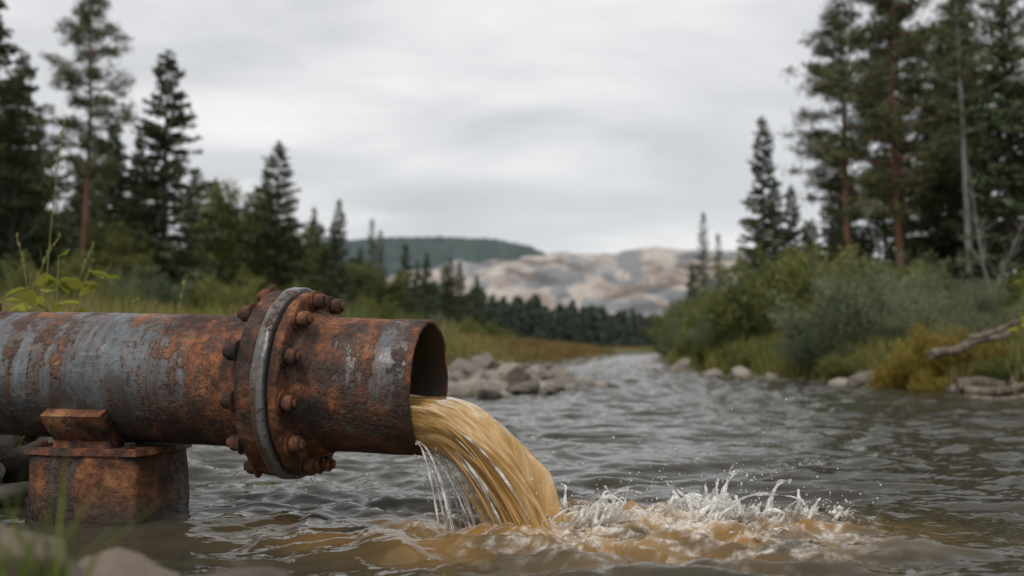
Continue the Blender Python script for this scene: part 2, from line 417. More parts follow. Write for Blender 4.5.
# ------------------------------------------------------------ discharge jet
m,nt,b=mat('silty_discharge')
uv=nd(nt,'ShaderNodeAttribute',attribute_name='flow').outputs['Vector']
s1=noi(nt,uv,1,4,.62,1.4,(5,1.7,1));s2=noi(nt,uv,1,3,.6,.9,(20,3.4,1))
a=mth(nt,'MULTIPLY_ADD',s2,.22,mth(nt,'MULTIPLY',s1,.78))
c=ramp(nt,a,[(.33,(.27,.13,.032)),(.43,(.47,.27,.085)),(.53,(.62,.40,.16)),(.61,(.74,.55,.30)),(.71,(.90,.83,.69))])
nt.links.new(c,b.inputs['Base Color']);b.inputs['Roughness'].default_value=.06;b.inputs['IOR'].default_value=1.34
nt.links.new(ramp(nt,s2,[(.42,.05),(.6,.28)]),b.inputs['Transmission Weight'])
b.inputs['Coat Weight'].default_value=.8;b.inputs['Coat Roughness'].default_value=.03
bump(nt,a,.6,.014,b)
M_jet=m
m,nt,b=mat('clear_splash_water')
p=gpos(nt);f=ramp(nt,noi(nt,p,26,3,.6),[(.42,0),(.62,1)])
zz=nd(nt,'ShaderNodeMapRange',{0:nd(nt,'ShaderNodeSeparateXYZ',{0:p}).outputs[2],1:.005,2:.07}).outputs[0]
cc_=mix(nt,zz,(.66,.52,.35),(.95,.93,.90))
nt.links.new(mix(nt,f,cc_,mix(nt,zz,(.84,.78,.68),(.97,.97,.96))),b.inputs['Base Color'])
nt.links.new(nd(nt,'ShaderNodeMapRange',{0:f,3:.88,4:.30}).outputs[0],b.inputs['Transmission Weight'])
b.inputs['Roughness'].default_value=.04;b.inputs['IOR'].default_value=1.33
M_spl=m
dis=bpy.data.objects.new('discharge_water',None);COL.objects.link(dis)
nu=190;nv=150
Ri=.187;lvl=-.045
phi=math.acos(-lvl/Ri)
per=np.linspace(0,1,nu,endpoint=False)
def section(u):
    arcf=.60
    a=np.where(u<arcf,(-phi+2*phi*u/arcf),0)
    yb=np.where(u<arcf,Ri*np.sin(a),0);zb=np.where(u<arcf,-Ri*np.cos(a),0)
    w=Ri*math.sin(phi);q=(u-arcf)/(1-arcf)
    yb=np.where(u>=arcf,w-2*w*q,yb);zb=np.where(u>=arcf,lvl+.016*np.sin(q*math.pi)+.005*np.sin(q*13),zb)
    return yb,zb
yb,zb=section(per)
T=.30
tv=np.concatenate([np.linspace(-.25,0,14,endpoint=False),np.linspace(0,T,nv-14)])
vel=.97+.38*(zb+Ri)/(Ri+lvl)
VV=[];UV=[]
cc=np.cos(per*2*math.pi);ss=np.sin(per*2*math.pi)
for ti in tv:
    fall=max(ti,0)
    x=vel*ti
    drop=.5*9.8*fall**2
    k=1-.30*sst(0,.28,fall)
    tw=ti*2.0
    st=(.003+.100*fall)*(pn(cc*1.3+5+tw,ss*1.3+ti*4.4,71)+.65*pn(cc*3.0+1-tw,ss*3.0+ti*7.,72))
    st+=(.001+.048*fall)*pn(cc*6+ti*5,ss*6+ti*12,74)+(.0004+.018*fall)*pn(cc*12,ss*12+ti*24,75)
    yc=yb*k;zc=zb*(1-.10*sst(0,.28,fall))
    nrm=np.hypot(yc,zc-lvl*.8)+1e-6
    P=np.stack([x+st*.8,yc+st*yc/nrm,zc+st*(zc+.1)/nrm],1)
    W=toW(P);W[:,2]-=drop
    VV.append(W);UV.append(np.stack([cc*.5,np.full(nu,ti*6),ss*4],1))
V=np.concatenate(VV);n=len(tv)
i=np.arange(n-1)[:,None]*nu;j=np.arange(nu)[None];j2=(j+1)%nu
mb=MB();mb.add(V,np.stack([i+j,i+j2,i+nu+j2,i+nu+j],-1).reshape(-1,4))
o=mb.obj('silty_stream',[M_jet],True,dis)
a=o.data.attributes.new('flow','FLOAT_VECTOR','POINT');a.data.foreach_set('vector',np.concatenate(UV).ravel().astype(np.float32))
rr=np.random.default_rng(11)
mb=MB();mb2=MB()
for q in range(46):
    u=rr.choice([rr.uniform(.0,.10),rr.uniform(.52,.64),rr.uniform(.1,.5)])
    y0,z0=section(np.array([u]));y0=y0[0];z0=z0[0]
    v=(.97+.38*(z0+Ri)/(Ri+lvl))*rr.uniform(.84,1.06)
    t=np.linspace(rr.uniform(.05,.2),rr.uniform(.24,.31),26)
    k=1-rr.uniform(.22,.36)*sst(0,.28,t)
    wv=.004*np.sin(t*rr.uniform(20,60)+rr.uniform(0,6))
    P=np.stack([v*t,y0*k*1.06+wv,z0*(1-.1*sst(0,.28,t))*1.07+0*t],1);W=toW(P);W[:,2]-=4.9*t*t
    rad=rr.uniform(.0012,.0046)*np.sin(np.linspace(.05,math.pi-.05,26))**.6*(1+.35*np.sin(t*90+q))
    (mb if rr.random()<.5 else mb2).add(*tube(W,rad,7))
for q in range(16):
    a=rr.uniform(-.75,.45);y0=.19*math.sin(a);z0=-.19*math.cos(a);v=rr.uniform(.12,.8)
    t=np.linspace(0,.25,30);P=np.stack([v*t+.002,y0+.012*np.sin(t*12+q)*t*5,z0-.006+0*t],1);W=toW(P);W[:,2]-=4.9*t*t
    mb2.add(*tube(W,rr.uniform(.0014,.0040)*(1+.4*np.sin(t*rr.uniform(60,130)+q)),7))
def ico(sub=1):
    bm=bmesh.new();bmesh.ops.create_icosphere(bm,subdivisions=sub,radius=1)
    V=np.array([v.co[:] for v in bm.verts]);F=np.array([[v.index for v in f.verts] for f in bm.faces]);bm.free();return V,F
I1=ico(1);I2=ico(2)
for q in range(80):
    a=rr.uniform(-1.0,.6);t=rr.uniform(.03,.27);v=rr.uniform(.0,.9)
    P=toW(np.array([[v*t,.19*math.sin(a)+rr.normal()*.01,-.19*math.cos(a)]]))[0];P[2]-=4.9*t*t
    s=rr.uniform(.0013,.0038);mb2.add(I2[0]*s*np.array([1,1,rr.uniform(1,1.8)])+P,I2[1])
for (lx,n_) in ((-.37,6),(-.33,3),(-.02,10),(-.14,2)):
    for q in range(n_):
        P=toW(np.array([[lx+rr.normal()*.01,rr.normal()*.04,-.280 if lx<-.35 else -.203]]))[0];P[2]-=rr.random()**2*.1
        s=rr.uniform(.002,.0045);mb2.add(I2[0]*s*np.array([1,1,1.5])+P,I2[1])
o=mb.obj('stream_strands',[M_jet],True,dis)
mb2.obj('clear_trickles',[M_spl],True,dis)
# ------------------------------------------------------------ splash
mb=MB();rr=np.random.default_rng(21)
base=[(.08,2.86,.08,.10),(.19,2.90,.10,.17),(.33,2.95,.11,.14),(.47,2.93,.10,.13),(.60,3.0,.10,.20),(.70,2.93,.09,.16),(.85,2.96,.09,.12),(.97,3.02,.07,.08),(.28,2.74,.10,.065),(.48,2.74,.10,.06),(.66,2.78,.10,.065),(.13,2.70,.08,.045)]
for (bx,by,br,bh) in base:
    for q in range(9):
        x0=bx+rr.normal()*br*.5;y0=by+rr.normal()*br*.6
        vz=math.sqrt(2*9.8*bh)*rr.uniform(.35,1.0)
        vx=rr.normal()*.42+.22;vy=rr.normal()*.25
        te=2*vz/9.8*rr.uniform(.4,.85);n_=50
        tt=np.linspace(0,te,n_)
        P=np.stack([x0+vx*tt,y0+vy*tt,-.003+vz*tt-4.9*tt**2],1)
        P+=.003*np.sin(tt[:,None]*np.array([40,45,50])+q)
        r0=rr.uniform(.0026,.0070)
        rad=r0*(2.2-1.75*np.linspace(0,1,n_)**.7)*(1+.3*np.sin(tt*90+q))
        rad[-4:]=r0*.8
        for pp,ra in zip(P,rad): mb.add(I1[0]*ra+pp,I1[1])
    for s_ in range(5):
        a0=rr.uniform(0,6.28);n_=90;sp=rr.uniform(1.0,2.2);ph=rr.uniform(0,20);r1=br*rr.uniform(.4,1.0)
        ox,oy=rr.normal(size=2)*br*.35;lean=rr.uniform(.3,1.0)
        for u in np.linspace(0,1,n_):
            a=a0+sp*u;rad=r1*(1+.25*math.sin(u*7+s_))
            fin=.5+.5*float(pn(np.array([u*5+ph]),np.array([ph]),3));fin2=max(0,float(pn(np.array([u*20+ph]),np.array([ph]),5)))
            hh=bh*.6*math.sin(u*math.pi)**.5*(.3+.55*fin+.7*fin2)
            for w in np.linspace(0,1,max(3,int(hh/.0036))):
                mb.add(I1[0]*(.0050-.0018*w)+np.array([bx+ox+math.cos(a)*(rad+lean*hh*w*w),by+oy+math.sin(a)*(rad+lean*hh*w*w),hh*w]),I1[1])
    for q in range(9):
        s=rr.uniform(.008,.018);mb.add(I2[0]*s*np.array([1.9,1.5,.7])+np.array([bx+rr.normal()*br*.5,by+rr.normal()*br*.5,.010+abs(rr.normal())*.010]),I2[1])
o=mb.obj('splash_crowns',[M_spl],True)
spl=bpy.data.objects.new('water_splash',None);COL.objects.link(spl);o.parent=spl
md=o.modifiers.new('r','REMESH');md.mode='VOXEL';md.voxel_size=.0030;md.use_smooth_shade=True
md=o.modifiers.new('s','SMOOTH');md.iterations=4;md.factor=.5
tx=bpy.data.textures.new('churn','CLOUDS');tx.noise_scale=.020;tx.noise_depth=1
md=o.modifiers.new('d','DISPLACE');md.texture=tx;md.strength=.005;md.texture_coords='GLOBAL'
mb=MB()
for q in range(800):
    bx,by,br,bh=base[rr.integers(len(base))]
    P=np.array([bx+rr.normal()*.085+.02,by+rr.normal()*.08,abs(rr.normal())*bh*.75+.01]);s=rr.uniform(.0007,.0026)*(1 if rr.random()<.92 else 1.6)
    mb.add(I2[0]*s*np.array([1,1,rr.uniform(.9,1.5)])+P,I2[1])
mb.obj('splash_droplets',[M_spl],True,spl)

# ------------------------------------------------------------ rocks
def rockbase(seed):
    V,F=ico(4);r=np.random.default_rng(seed)
    V=V*np.array([1,r.uniform(.6,.9),r.uniform(.4,.65)])
    for q in range(20):
        nn=r.normal(size=3);nn/=np.linalg.norm(nn)
        ext=np.max(V@nn);d=ext*r.uniform(.62,.9)
        dd=V@nn-d;V=V-np.where(dd>0,dd*.95,0)[:,None]*nn
    N=np.array([noise.fractal(Vector(v)*2.2+Vector((seed,0,0)),1,2,6) for v in V])
    return V*(1+.10*N[:,None])*1.15,F
RB=[rockbase(s) for s in range(7)]
def rocks(name,lst,m,seed=0):
    r=np.random.default_rng(seed);mb=MB()
    for (x,y,z_,s) in lst:
        V,F=RB[r.integers(7)];a=r.uniform(0,6.28);R3=np.array(Euler((r.normal()*.25,r.normal()*.25,a)).to_matrix())
        mb.add((V*s*np.array([r.uniform(.9,1.3),1,r.uniform(.7,1.15)]))@R3.T+np.array([x,y,z_]),F)
    mb.obj(name,[m])
r=np.random.default_rng(2)
L=[]
for q in range(150):
    t=r.random();y=9.6+t*4.4;x=np.interp(y,LY,LX)+r.normal()*.42-.12
    L.append((x,y,max(0,gz(x,y))+r.uniform(-.03,.05),.05+.2*r.random()**2))
L+=[(.72,13.1,.05,.36),(.3,12.5,.04,.28),(-.25,11.7,.06,.24),(-.6,10.9,.06,.27),(-.0,12.8,.2,.3),(-.5,12,.22,.28),(-1.0,11.2,.2,.28),(1.05,13.3,.0,.22),(.55,13.8,.15,.3)]
rocks('shore_rocks',L,M_rock,4)
L=[]
for q in range(70):
    y=r.uniform(14,60);x=np.interp(y,LY,LX)+r.normal()*.3-.1;L.append((x,y,.03,.1+.25*r.random()**2))
for q in range(60):
    y=r.uniform(9,40);x=np.interp(y,RY,RX)+r.normal()*.35-.05;L.append((x,y,.0,.07+.2*r.random()**2))
L+=[(4.05,17.2,.06,.36),(3.75,18.4,.04,.30),(4.35,16.4,.02,.22),(4.75,13.4,.08,.28),(4.55,13.9,.03,.2),(5.3,11.6,.03,.22),(3.9,22,.1,.4),(1.1,16.8,-.03,.16)]
rocks('river_rocks',L,M_rock,5)
L=[(-1.86,3.45,.10,.17),(-1.72,3.30,.03,.13),(-1.95,3.7,.2,.2),(-1.72,3.6,.12,.15),(-1.62,3.42,.02,.09),(-1.8,3.15,.06,.12),(-2.1,3.5,.25,.2),(-1.7,3.85,.15,.16),(-1.55,3.75,.02,.1),(-1.9,4.2,.2,.22),(-1.75,3.0,.02,.1),(-2.0,3.2,.2,.16),(-1.85,4.0,.3,.18),(-1.65,4.2,.08,.13)]
rocks('bank_stones',L,M_rockd,6)
L=[(-.74,1.34,.238,.135),(-.90,1.5,.16,.16),(-.555,1.43,.185,.088),(-.385,1.44,.172,.080),(-.29,1.41,.160,.065),(-.78,1.72,.06,.12),(-.93,1.95,.05,.13),(-1.22,2.33,.03,.10),(-1.05,2.2,-.01,.1),(-.68,1.95,-.03,.10),(-.52,1.72,.02,.10),(-.28,1.5,.10,.07),(-.56,2.1,-.05,.09),(-1.35,2.5,.05,.14),(-.5,1.3,.08,.14),(-.62,1.1,.13,.13),(-.35,1.32,.05,.13),(-.4,1.45,.0,.16),(-.6,1.5,.0,.18)]
rocks('foreground_stones',L,M_rockn,8)

# ------------------------------------------------------------ vegetation meshes
def grass(mb,x,y,h,w,r,lean=.35,z=None,mat=0):
    n=len(x);z=ground(x,y)-.02 if z is None else z
    B=np.stack([x,y,z],1);a=r.uniform(0,6.28,n);d=np.stack([np.cos(a),np.sin(a),0*a],1)
    b2=r.uniform(0,6.28,n);S=np.stack([np.cos(b2),np.sin(b2),0*a],1)*w[:,None]*.5
    l=(r.uniform(.1,1,n)*lean*h)[:,None]
    up=np.array([0,0,1.])[None]*h[:,None]
    M1=B+up*.55+d*l*.3;T=B+up*.97+d*l
    V=np.stack([B-S,B+S,M1+S*.8,M1-S*.8,T],1).reshape(-1,3)
    k=np.arange(n)[:,None]*5
    mb.add(V,k+np.array([[0,1,2,3]]),mat)
    F=k+np.array([[3,2,4]])
    mb.F.append((F+mb.n-len(V),mat))
def spruce(name,H,Rr,seed,dens=45,leaf=.28,step=.27,m=None,lw=.055,z0=.05,br=True,gap=0.,wmin=5,tk=1.):
    r=np.random.default_rng(seed);mb=MB()
    mb.add(*tube([(0,0,-.3),(0,0,H*.3),(.03,0,H*.65),(0,0,H)],[H*.014*tk,H*.011*tk,H*.006*tk,.008],8),1)
    z_=z0*H
    while z_<H*.985:
        f=z_/H;Lr=Rr*(1-f)**.82*(.8+.3*r.random())+.08
        for b_ in range(r.integers(wmin,wmin+3)):
            if r.random()<gap: continue
            a=r.uniform(0,6.28);Lb=Lr*r.uniform(.5,1.15);s=-.42+.62*f+r.normal()*.07
            n=int(max(7,Lb*dens));t=r.uniform(.08,1,n)**.75
            zz=z_+r.normal()*.05
            P=np.stack([np.cos(a)*Lb*t,np.sin(a)*Lb*t,zz+Lb*(s*t+.2*t*t)],1)
            P+=r.normal(size=P.shape)*.035
            a2=a+r.uniform(-1.15,1.15,n)
            D=np.stack([np.cos(a2),np.sin(a2),r.uniform(-.75,.1,n)],1)
            mb.add(*kites(P,D,leaf*r.uniform(.55,1.2,n)*(1-.35*t)*(1-.4*f),lw,r),0)
            if br and Lb>.5:
                tt=np.linspace(0,.9,4);mb.add(*tube(np.stack([np.cos(a)*Lb*tt,np.sin(a)*Lb*tt,zz+Lb*(s*tt+.2*tt*tt)],1),[.025,.018,.012,.005],4),1)
        z_+=step*r.uniform(.7,1.35)*(1-.45*f)
    n=60;P=np.stack([r.normal(size=n)*.02,r.normal(size=n)*.02,H-r.random(n)*.5],1);D=r.normal(size=(n,3))*.5+np.array([0,0,.7])
    mb.add(*kites(P,D,.16,.03,r),0)
    return mb.mesh(name,[m or M_spr,M_bk])
def pine(name,H,seed,c0=.35,spread=2.2,nb=46,bk=None,need=50):
    r=np.random.default_rng(seed);mb=MB()
    hh=np.linspace(0,1,9);bx=.02*H*np.sin(hh*3+seed);by=.015*H*np.sin(hh*2.3+seed*2);bx-=bx[0];by-=by[0]
    mb.add(*tube(np.stack([bx,by,hh*H-.2*(hh==0)],1),H*.013*(1-.85*hh)+.01,10),1)
    for q in range(nb):
        f=c0+(1-c0)*(q+r.random())/nb*.99;z_=f*H;g=(f-c0)/(1-c0)
        L_=spread*(.35+.75*math.sin(math.pi*min(1,g*.8+.22)))*r.uniform(.55,1.1)*(1-.55*g**3)
        a=q*2.4+r.normal()*.4;up=r.uniform(-.15,.3)+.4*g
        tt=np.linspace(0,1,6);ox=np.interp(f,hh,bx);oy=np.interp(f,hh,by)
        kx=r.normal()*.15
        C=np.stack([ox+np.cos(a+kx*tt)*L_*tt,oy+np.sin(a+kx*tt)*L_*tt,z_+L_*(up*tt-.25*tt+.28*tt*tt)],1)
        mb.add(*tube(C,[.05,.04,.03,.022,.014,.006],5),1)
        for c in range(int(4+L_*3.2)):
            t=r.uniform(.3,1.02);pc=np.array([np.interp(t,tt,C[:,k]) for k in range(3)])
            off=r.normal(size=3)*np.array([.24,.24,.08])*(.6+.5*L_/2);ce=pc+off
            mb.add(*tube(np.stack([pc,ce]),[.011,.004],3),1)
            n=need;P=ce+r.normal(size=(n,3))*np.array([.15,.15,.07]);D=r.normal(size=(n,3))*np.array([1,1,.7])+np.array([np.cos(a),np.sin(a),1.0])*.5
            mb.add(*kites(P,D,r.uniform(.10,.22,n),.042,r),0)
    return mb.mesh(name,[M_pin,bk or M_bkp])
def shrub(name,H,Rr,seed,m,nst=46,nl=190,leaf=.09,lw=.3,clump=.1,tree=False):
    r=np.random.default_rng(seed);mb=MB()
    if tree:
        mb.add(*tube([(0,0,-.3),(.05,0,H*.3),(0,.05,H*.6),(0,0,H*.95)],[H*.012,H*.010,H*.006,.01],8),1)
    for q in range(nst):
        a=r.uniform(0,6.28);rad=Rr*math.sqrt(r.random());hgt=H*r.uniform(.5,1)*math.sqrt(max(.1,1-(rad/Rr)**2*.55))
        z0=0. if not tree else H*r.uniform(.1,.7)
        if tree: hgt=min(z0+H*r.uniform(.1,.35),H); rad*=math.sin(math.pi*min(1,.15+.8*z0/H))*1.1
        b0=np.array([np.cos(a)*rad*.15,np.sin(a)*rad*.15,z0-.1])
        tip=np.array([np.cos(a)*rad,np.sin(a)*rad,hgt])
        tt=np.linspace(0,1,7)[:,None];mid=b0*.5+tip*.5+np.array([0,0,hgt*.12])
        C=(1-tt)**2*b0+2*tt*(1-tt)*mid+tt**2*tip
        mb.add(*tube(C,.022*(1-.85*tt[:,0])*max(.5,H/4),4),1)
        n=nl;t=r.uniform(.25,1.0,n)**.8
        P=np.stack([np.interp(t,tt[:,0],C[:,k]) for k in range(3)],1)+r.normal(size=(n,3))*clump*(1.2-.6*t)[:,None]
        d=(tip-b0);d/=np.linalg.norm(d)
        D=r.normal(size=(n,3))*.75+d*.6+np.array([0,0,.1])
        L_=leaf*r.uniform(.6,1.3,n);mb.add(*kites(P,D,L_,L_*lw,r),0)
    return mb.mesh(name,[m,M_bk])
SP=[spruce('spruce_a',10,2.3,1,50,.32,.25,None,.09),spruce('spruce_b',10,2.0,2,46,.30,.25,None,.085,gap=.08),spruce('spruce_c',10,2.7,3,46,.33,.26,None,.09,gap=.05),spruce('spruce_d',10,1.5,4,40,.28,.27,None,.07,gap=.22)]
PI=[pine('pine_a',11,5,.3,2.3,52),pine('pine_b',11,6,.40,2.1,42),pine('pine_c',11,9,.20,2.6,56)]
WI=[shrub('willow_a',2,1.3,1,M_wil,60,230,.085,.28,.10),shrub('willow_b',2,1.5,2,M_wil,64,220,.085,.28,.12),shrub('willow_c',2,1.2,3,M_dec,56,220,.08,.5,.10)]
DT=[shrub('birch_a',8,2.3,7,M_dec,140,150,.15,.6,.26,True),shrub('birch_b',8,2.0,8,M_dec,120,150,.15,.6,.26,True)]
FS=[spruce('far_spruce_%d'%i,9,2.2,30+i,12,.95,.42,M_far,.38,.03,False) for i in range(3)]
def tree(name,me,baseH,x,y,ztop,wid=1.,rot=None):
    z_=gz(x,y)-.05;s=(ztop-z_)/baseH
    mkobj(name,me,None,(x,y,z_),(0,0,random.uniform(0,6.28) if rot is None else rot),(s*wid,s*wid,s))
for a in [(SP[0],-11.6,33,10.6,1.2),(SP[2],-9.5,40,9.0,1.15),(SP[1],-8.9,51,8.3,.95),(SP[3],-8.2,58,8.2,1.),(SP[0],-7.1,66,7.6,1.0),
          (SP[2],-14.6,29,8.8,1.0),(SP[0],-16.5,31,12.0,1.1),(SP[1],-13.6,36,8.2,1.),(SP[0],-15.3,38,9.4,1.),(SP[2],-18,36,11.5,1.1),(SP[1],-17,42,10,1.),
          (SP[2],-13.2,44,8.2,1.),(SP[1],-12.3,48,8.4,1.),(SP[0],-9.7,54,7.6,1.1),(SP[3],-12.0,60,9.2,1.),(SP[1],-6.2,72,7.6,1.),(SP[3],-9.3,70,9.0,1.),(SP[2],-11,72,8.0,1.),
          (SP[0],-5.0,80,8.0,1.),(SP[1],-3.2,90,7.4,1.),(SP[0],-8,84,8.0,1.),(SP[2],-15.0,26,6.3,1.),(SP[1],-4.4,84,8.0,1.),(SP[2],-6.2,92,8.6,1.)]:
    tree('spruce_tree',a[0],10,*a[1:])
r=np.random.default_rng(77)
for q in range(46):
    y=r.uniform(44,85);u=r.uniform(-500,-180);x=u/996*y
    tree('spruce_tree',SP[r.integers(4)],10,x,y,.53+y/996*r.uniform(95,185)*(1.15 if u<-400 else 1)*(.8 if u>-240 else 1),1.15)
for a in [(PI[1],-13.1,30,11.6,.75),(PI[0],-15.8,27,10.8,.9)]:
    tree('pine_tree',a[0],11,*a[1:])
for a in [(DT[0],-11.2,40,7.2,1.),(DT[1],-9.8,44,6.3,1.1),(DT[1],-13.2,33,4.8,1.2),(DT[0],-8.6,55,5.4,1.),(DT[0],-16.4,33,7.,1.),(DT[1],-7.6,60,5.4,1.2),(DT[1],-12.2,31,4.4,1.2)]:
    tree('birch_tree',a[0],8,*a[1:])
for a in [(SP[1],8.15,32,8.1,.95),(SP[3],8.7,45,6.8,.9),(SP[0],9.6,34,6.2,.9),(SP[2],12.2,27,10.3,.9),(SP[0],11.3,22.5,8.6,.85),(SP[2],12.0,21,10.6,1.),
          (SP[1],13.2,29,11.5,1.),(SP[0],14.6,33,9.8,1.1),(SP[2],9.2,37,5.2,1.),(SP[1],10.6,40,7.5,1.),(SP[0],12.6,38,8.0,1.1),(SP[3],10.4,50,6.4,1.),(SP[0],10.9,60,5.8,1.),(SP[2],9.9,30,4.4,1.0),(SP[0],15.5,25,11,1.),
          (SP[1],8.9,27.5,3.6,1.2),(SP[2],11.2,33,6.4,1.),(SP[0],13.2,35,8.5,1.),(SP[1],11.0,28,5.0,1.1),(SP[2],9.2,31,4.6,1.)]:
    tree('spruce_tree',a[0],10,*a[1:])
for q in range(24):
    y=r.uniform(40,75);u=r.uniform(235,520);x=u/996*y
    tree('spruce_tree',SP[r.integers(4)],10,x,y,.53+y/996*r.uniform(80,130)*(.8 if u<290 else 1.2),1.1)
for a in [(PI[0],10.25,26,11.2,1.0),(PI[1],10.4,31,11.6,.95),(PI[2],12.6,24.5,10.8,.8),(PI[0],13.0,33,12.4,.9)]:
    tree('pine_tree',a[0],11,*a[1:])
g=pine('grey_trunk',11,12,.5,1.3,24,M_bkg,30);tree('birch_tree',g,11,10.4,22.5,9.2,.8)
for (x,y,zt,w,mi) in [(5.35,16.0,2.0,1.1,0),(6.2,16.5,1.9,1.2,1),(4.75,15.3,1.15,1.1,0),(5.9,14.6,1.45,1.1,1),(5.0,19.5,2.6,.9,2),(5.7,20.5,2.8,.9,2),(4.6,21,1.7,1.,0),(6.6,19,2.6,1.,2),(7.3,20.5,2.4,1.1,0),(7.6,17.5,1.9,1.1,1),
                    (8.5,22,2.6,1.2,2),(6.1,13.2,1.1,1.,1),(6.9,14.7,1.6,1.,0),(5.0,24,1.9,1.,2),(5.6,27,2.3,1.,2),(6.4,31,2.6,1.1,0),(7.2,34,2.8,1.,2),(8.0,26,3.0,1.2,2),(9.5,24,2.9,1.3,0),(7.6,40,2.6,1.2,2),(9.2,47,3.2,1.2,0),(10.6,60,3.6,1.3,2),(13,70,4,1.4,0),(10.5,20,2.3,1.2,2),(7.6,13,1.3,1.,2),(8.4,15,1.8,1.1,2),
                    (4.5,17.6,.75,1.2,2),(4.15,20.4,.9,1.2,2),(5.4,13.4,.7,1.2,2),(4.6,27,1.2,1.2,0),(6.6,37,1.5,1.2,0),(5.6,11.3,.50,.9,2),(6.2,11.0,.7,1.,0),(6.3,12.3,.9,1.,2),(4.35,18.6,.8,1.1,2),(4.85,14.4,.55,1.,2),(5.0,22.5,1.4,1.2,2),(4.3,23.5,1.0,1.2,2)]:
    z_=gz(x,y)-.05;s=(zt-z_)/2.;mkobj('willow_shrub',WI[mi],None,(x,y,z_),(0,0,x*7+y),(max(s,.35)*w*1.1,max(s,.35)*w*1.1,max(s,.2)))
for (x,y,zt,w,mi) in [(-8.2,20,1.9,1.1,2),(-9.8,22,2.2,1.2,2),(-12,26,3.2,1.3,2),(-10.5,28,3.0,1.2,0),(-7.6,30,2.2,1.2,2),(-8.2,36,3.1,1.2,2),(-6.4,38,2.4,1.1,0),(-6.4,46,3.2,1.1,2),(-5.2,50,2.6,1.,2),(-4.6,58,2.8,1.2,0),(-3.4,66,2.8,1.3,2),(-13.8,24,3.2,1.3,0),(-6.0,26,1.6,1.,2),(-2.0,75,2.8,1.3,2),(-10,34,3.6,1.3,2),(-9.2,30,2.8,1.3,2),(-11.6,23,2.5,1.3,2),(-7.5,42,3.,1.3,2),(-1,84,2.6,1.4,2),(-5,34,1.6,1.2,2),(-3.6,46,1.8,1.2,2)]:
    z_=gz(x,y)-.05;s=(zt-z_)/2.;mkobj('leafy_shrub',WI[mi],None,(x,y,z_),(0,0,x*7+y),(s*w,s*w,s))
OR=shrub('fern_mesh',2,1.1,9,M_ora,50,130,.12,.3,.14)
for (x,y,s) in [(4.80,12.7,.40),(5.1,12.3,.50),(5.45,12.2,.40),(4.95,11.9,.30),(5.75,11.9,.3)]:
    mkobj('autumn_fern',OR,None,(x,y,gz(x,y)-.03),(0,0,x*9),(s*.75,s*.75,s*.8))
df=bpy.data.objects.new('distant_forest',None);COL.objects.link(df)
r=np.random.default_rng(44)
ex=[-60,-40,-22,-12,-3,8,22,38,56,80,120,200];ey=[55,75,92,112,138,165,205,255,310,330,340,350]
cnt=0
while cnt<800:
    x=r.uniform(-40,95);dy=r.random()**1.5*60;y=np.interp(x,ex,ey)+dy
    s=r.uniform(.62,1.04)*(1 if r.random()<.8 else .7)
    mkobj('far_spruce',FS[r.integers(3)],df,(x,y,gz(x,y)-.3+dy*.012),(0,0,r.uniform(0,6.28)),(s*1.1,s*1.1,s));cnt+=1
# grass
r=np.random.default_rng(9)
def field(name,n,xr,yr,hf,m,cond,w=.012,pw=1.,lean=.45):
    y=yr[0]+(yr[1]-yr[0])*r.random(n)**pw;x=xr(y,r.random(n))
    z_=ground(x,y);k=cond(x,y,z_);x=x[k];y=y[k]
    cl=.45+.75*np.clip(.5+fbm(x*1.1,y*1.1,2,15),0,1.3)
    h=hf*r.uniform(.5,1.15,len(x))*cl
    mb=MB();grass(mb,x,y,h,w*(1+y*.06)*r.uniform(.7,1.3,len(x)),r,lean);mb.obj(name,[m],False)
field('bank_grass',60000,lambda y,u:np.interp(y,LY,LX)-.5-u**1.5*(3+y*.55),(3.4,30),.34,M_gr,lambda x,y,z:(z>.33),.010,1.5)
field('bank_grass',50000,lambda y,u:np.interp(y,LY,LX)-.3-u*14,(17,85),.36,M_gr2,lambda x,y,z:(z>.12),.018,1.2)
field('bank_grass',60000,lambda y,u:np.interp(y,RY,RX)+.1+u**1.3*(3+y*.25),(8,30),.48,M_gr,lambda x,y,z:(z>.06),.010,1.2)
field('bank_grass',30000,lambda y,u:np.interp(y,RY,RX)+.1+u*12,(24,110),.5,M_gr,lambda x,y,z:(z>.06),.02,1.1)
field('meadow_grass',20000,lambda y,u:-20+u*70,(112,175),.6,M_gr2,lambda x,y,z:(z>.0),.03,1.)
mb=MB();n=30;x=-.53+r.normal(size=n)*.030;y=1.14+r.normal(size=n)*.03
grass(mb,x,y,r.uniform(.10,.24,n),np.full(n,.007),r,.8,np.full(n,.19));mb.obj('grass_tuft',[M_tuft],True)
mb=MB();n=300;x=-2.05+r.normal(size=n)*.22;y=4.2+r.normal(size=n)*.3
grass(mb,x,y,r.uniform(.15,.5,n),np.full(n,.010),r,.7);mb.obj('grass_tuft',[M_gr],True)
